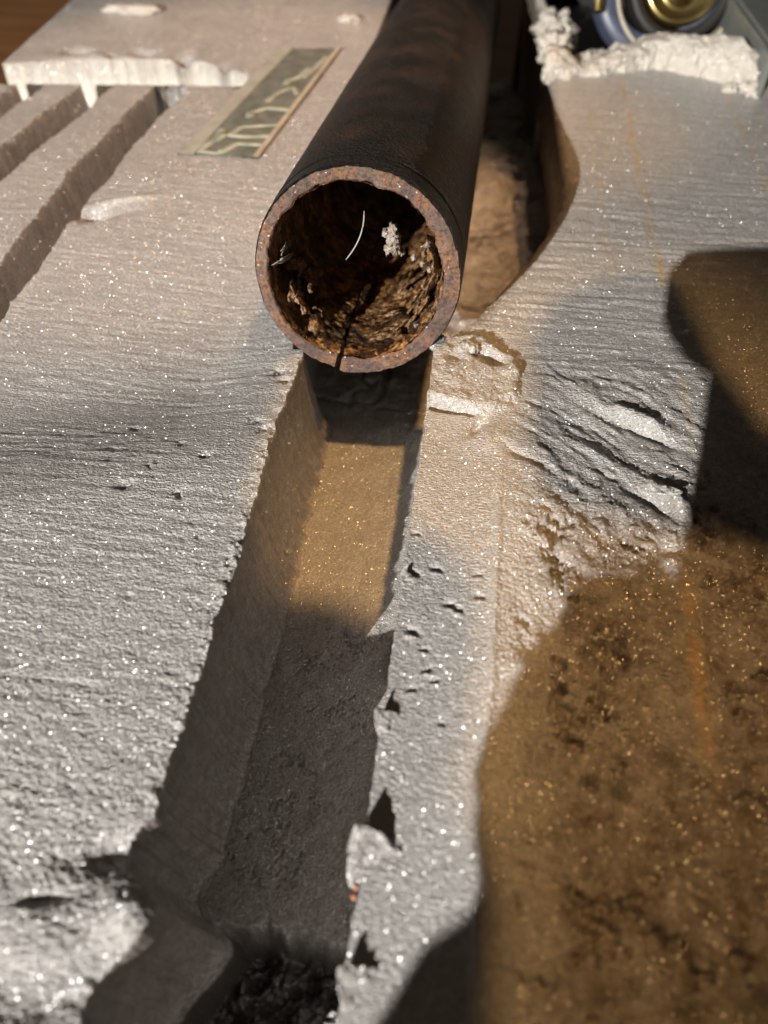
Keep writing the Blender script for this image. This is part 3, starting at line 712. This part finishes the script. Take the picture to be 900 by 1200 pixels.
# ------------------------------------------------------------------ fittings behind the foam, top right
mf = empty('machine_fitting', (0.066, 0.40, TZ)); tag(mf, 'fitting with brass cap and blue ring, black box for the shaded gap behind the foam', 'fitting')
def mf_part(name, me, mat, loc, rot=(0, 0, 0), parent=mf):
    o = link(name, me, M[mat], parent); o.rotation_euler = rot
    base = Vector(parent.location) if parent is mf else Vector(parent.location) + Vector(mf.location)
    o.location = Vector(loc) - base; return o
mf_part('gap_box', box_mesh('gap_box', .13, .085, .060, .004), 'black', (0.088, 0.412, TZ + .0302))  # added black box in place of the dark shaded gap
tilt = (math.radians(62), 0, math.radians(4))
cap = mf_part('brass_cap', lathe_mesh('brass_cap', [(.0001, .0068), (.004, .0068), (.0062, .0060), (.0085, .0030), (.0105, .0022), (.0120, .0035), (.0140, .0042), (.0155, .0034), (.0158, .0), (.0150, -.006), (.0150, -.016)], 64), 'brass', (0.0735, 0.3760, 0.0175), tilt)
for nm, r0, r1, th_, mt, loc in [('collar', .0168, .0215, .006, 'black', (0.0735, 0.379, 0.0160)), ('blue_ring', .0185, .0270, .006, 'blue', (0.0655, 0.3800, 0.0150)), ('pale_washer', .0240, .0262, .008, 'label_rim', (0.0725, 0.381, 0.0135))]:
    mf_part(nm, lathe_mesh(nm, [(r0, -th_), (r0, th_ * .8), (r0 + .0006, th_), (r1 - .0006, th_), (r1, th_ * .8), (r1, -th_)], 72), mt, loc, tilt)
mf_part('brass_pin', lathe_mesh('brass_pin', [(.0001, .001), (.0016, .001), (.0022, .0004), (.0022, -.03)], 24), 'brass', (0.0405, 0.3655, 0.010), (math.radians(150), 0, math.radians(10)))
mf_part('backing_block', box_mesh('backing_block', .15, .04, .12, .004), 'black', (0.088, 0.475, TZ + .0602))
bar = empty('steel_bar', (0.13, 0.36, TZ)); tag(bar, 'grey painted steel angle bar at the far right corner', 'bar')
def bar_part(name, sx, sy, sz, loc, rot):
    o = link(name, box_mesh(name, sx, sy, sz, .0008), M['steel'], bar); o.location = Vector(loc) - bar.location; o.rotation_euler = rot; return o
rz = math.radians(5.6)
bar_part('upright_plate', .0022, .150, .017, (0.0925, 0.3870, 0.0065), (0, 0, rz))
bar_part('top_flange', .034, .150, .0022, (0.1105, 0.3888, 0.0148), (0, 0, rz))
# ------------------------------------------------------------------ added cards on rods, unseen, cut to block the lamps and shape the shadows
def shade(lamp_pos, k, pts, label, foot):
    root = empty('added_light_card', (foot[0], foot[1], TZ)); tag(root, label, 'added light blocker')
    W = [Vector((x * MM, y * MM, z * MM)) for x, y, z in pts]
    S = [p + (lamp_pos - p) * k for p in W]
    zc = sum(p.z for p in S) / len(S)
    S = [Vector((p.x, p.y, zc)) - root.location for p in S]
    link('card', fill_poly(S, .0012, 'card'), M['card'], root)
    link('rod', tube_mesh('rod', [(0, 0, .004), (0, 0, (zc - TZ) * .5), (0, 0, zc - TZ - .0015)], [.003] * 3, 12), M['steel'], root)
    link('foot', lathe_mesh('foot', [(.0001, .0), (.03, .0), (.03, .004), (.028, .005), (.0001, .005)], 32), M['steel'], root)
A_OUT = [(150, 214), (100.7, 214.4), (72.9, 208.4), (62, 205), (56.5, 196), (54.6, 184.8), (52.8, 174), (53.8, 165.9), (57, 158), (62.9, 153.6), (58.6, 135), (54.1, 115.4), (50.5, 102), (46.5, 87.5), (44.5, 91), (42.0, 93.0), (39.5, 89.5), (36.8, 89.8), (33, 88.8), (29.2, 87.2), (26.5, 83), (24, 77), (20.8, 72.5), (17.5, 66), (15.8, 60), (13.4, 56.2), (12, 51), (11.5, 48.3), (12.6, 40.0), (14.0, 31.2), (10.7, 25.9), (3.7, 18.3), (-2.3, 8.2), (-9, -8), (-9, -60), (150, -60)]
ka = .18
jr = random.Random(21); B_ = []
for (p, q) in zip(A_OUT, A_OUT[1:]):
    n_ = 4 if (10 < p[1] < 100 and p[0] < 60) else 1
    for i_ in range(n_):
        f_ = i_ / n_; j_ = .55 if n_ > 1 else 0
        B_.append((p[0] + (q[0] - p[0]) * f_ + jr.uniform(-j_, j_), p[1] + (q[1] - p[1]) * f_ + jr.uniform(-j_, j_)))
A_OUT = B_ + [A_OUT[-1]]
shade(A_POS, ka, [(x, y, 0) for x, y in A_OUT], 'added unseen brown card blocking part of the white lamp', tuple((Vector((.07, .0, 0)) + (A_POS - Vector((.07, .0, 0))) * ka)[:2]))
C_OUT = [(-150, 200), (-50, 200), (-48, 150), (-46, 128), (-46, 106), (-45, 92), (-41, 88), (-34, 95), (-22, 95), (-10, 91), (-1, 87), (5, 78), (6, 66), (5, 36), (12, 22), (10, -45), (10, -200), (2, -200), (0, -48), (-150, -48)]
shade(C_POS, .2, [(x, y, -12) for x, y in C_OUT], 'added unseen brown card blocking the warm bulb on the left', (.0345, -.108))
C_OUT2 = [(19, 104), (15, 122), (17, 140), (16, 155), (22, 176), (36, 190), (49.6, 194.4), (58.6, 189.4), (62, 170), (64.6, 150.6), (71.7, 130), (110, 128), (260, 110), (260, 80), (110, 92), (65.6, 94.2), (56.9, 97.3), (45, 100), (30, 99)]
shade(C_POS, .2, [(x, y, 0) for x, y in C_OUT2], 'added unseen brown card blocking the warm bulb on the right', (.225, .128))
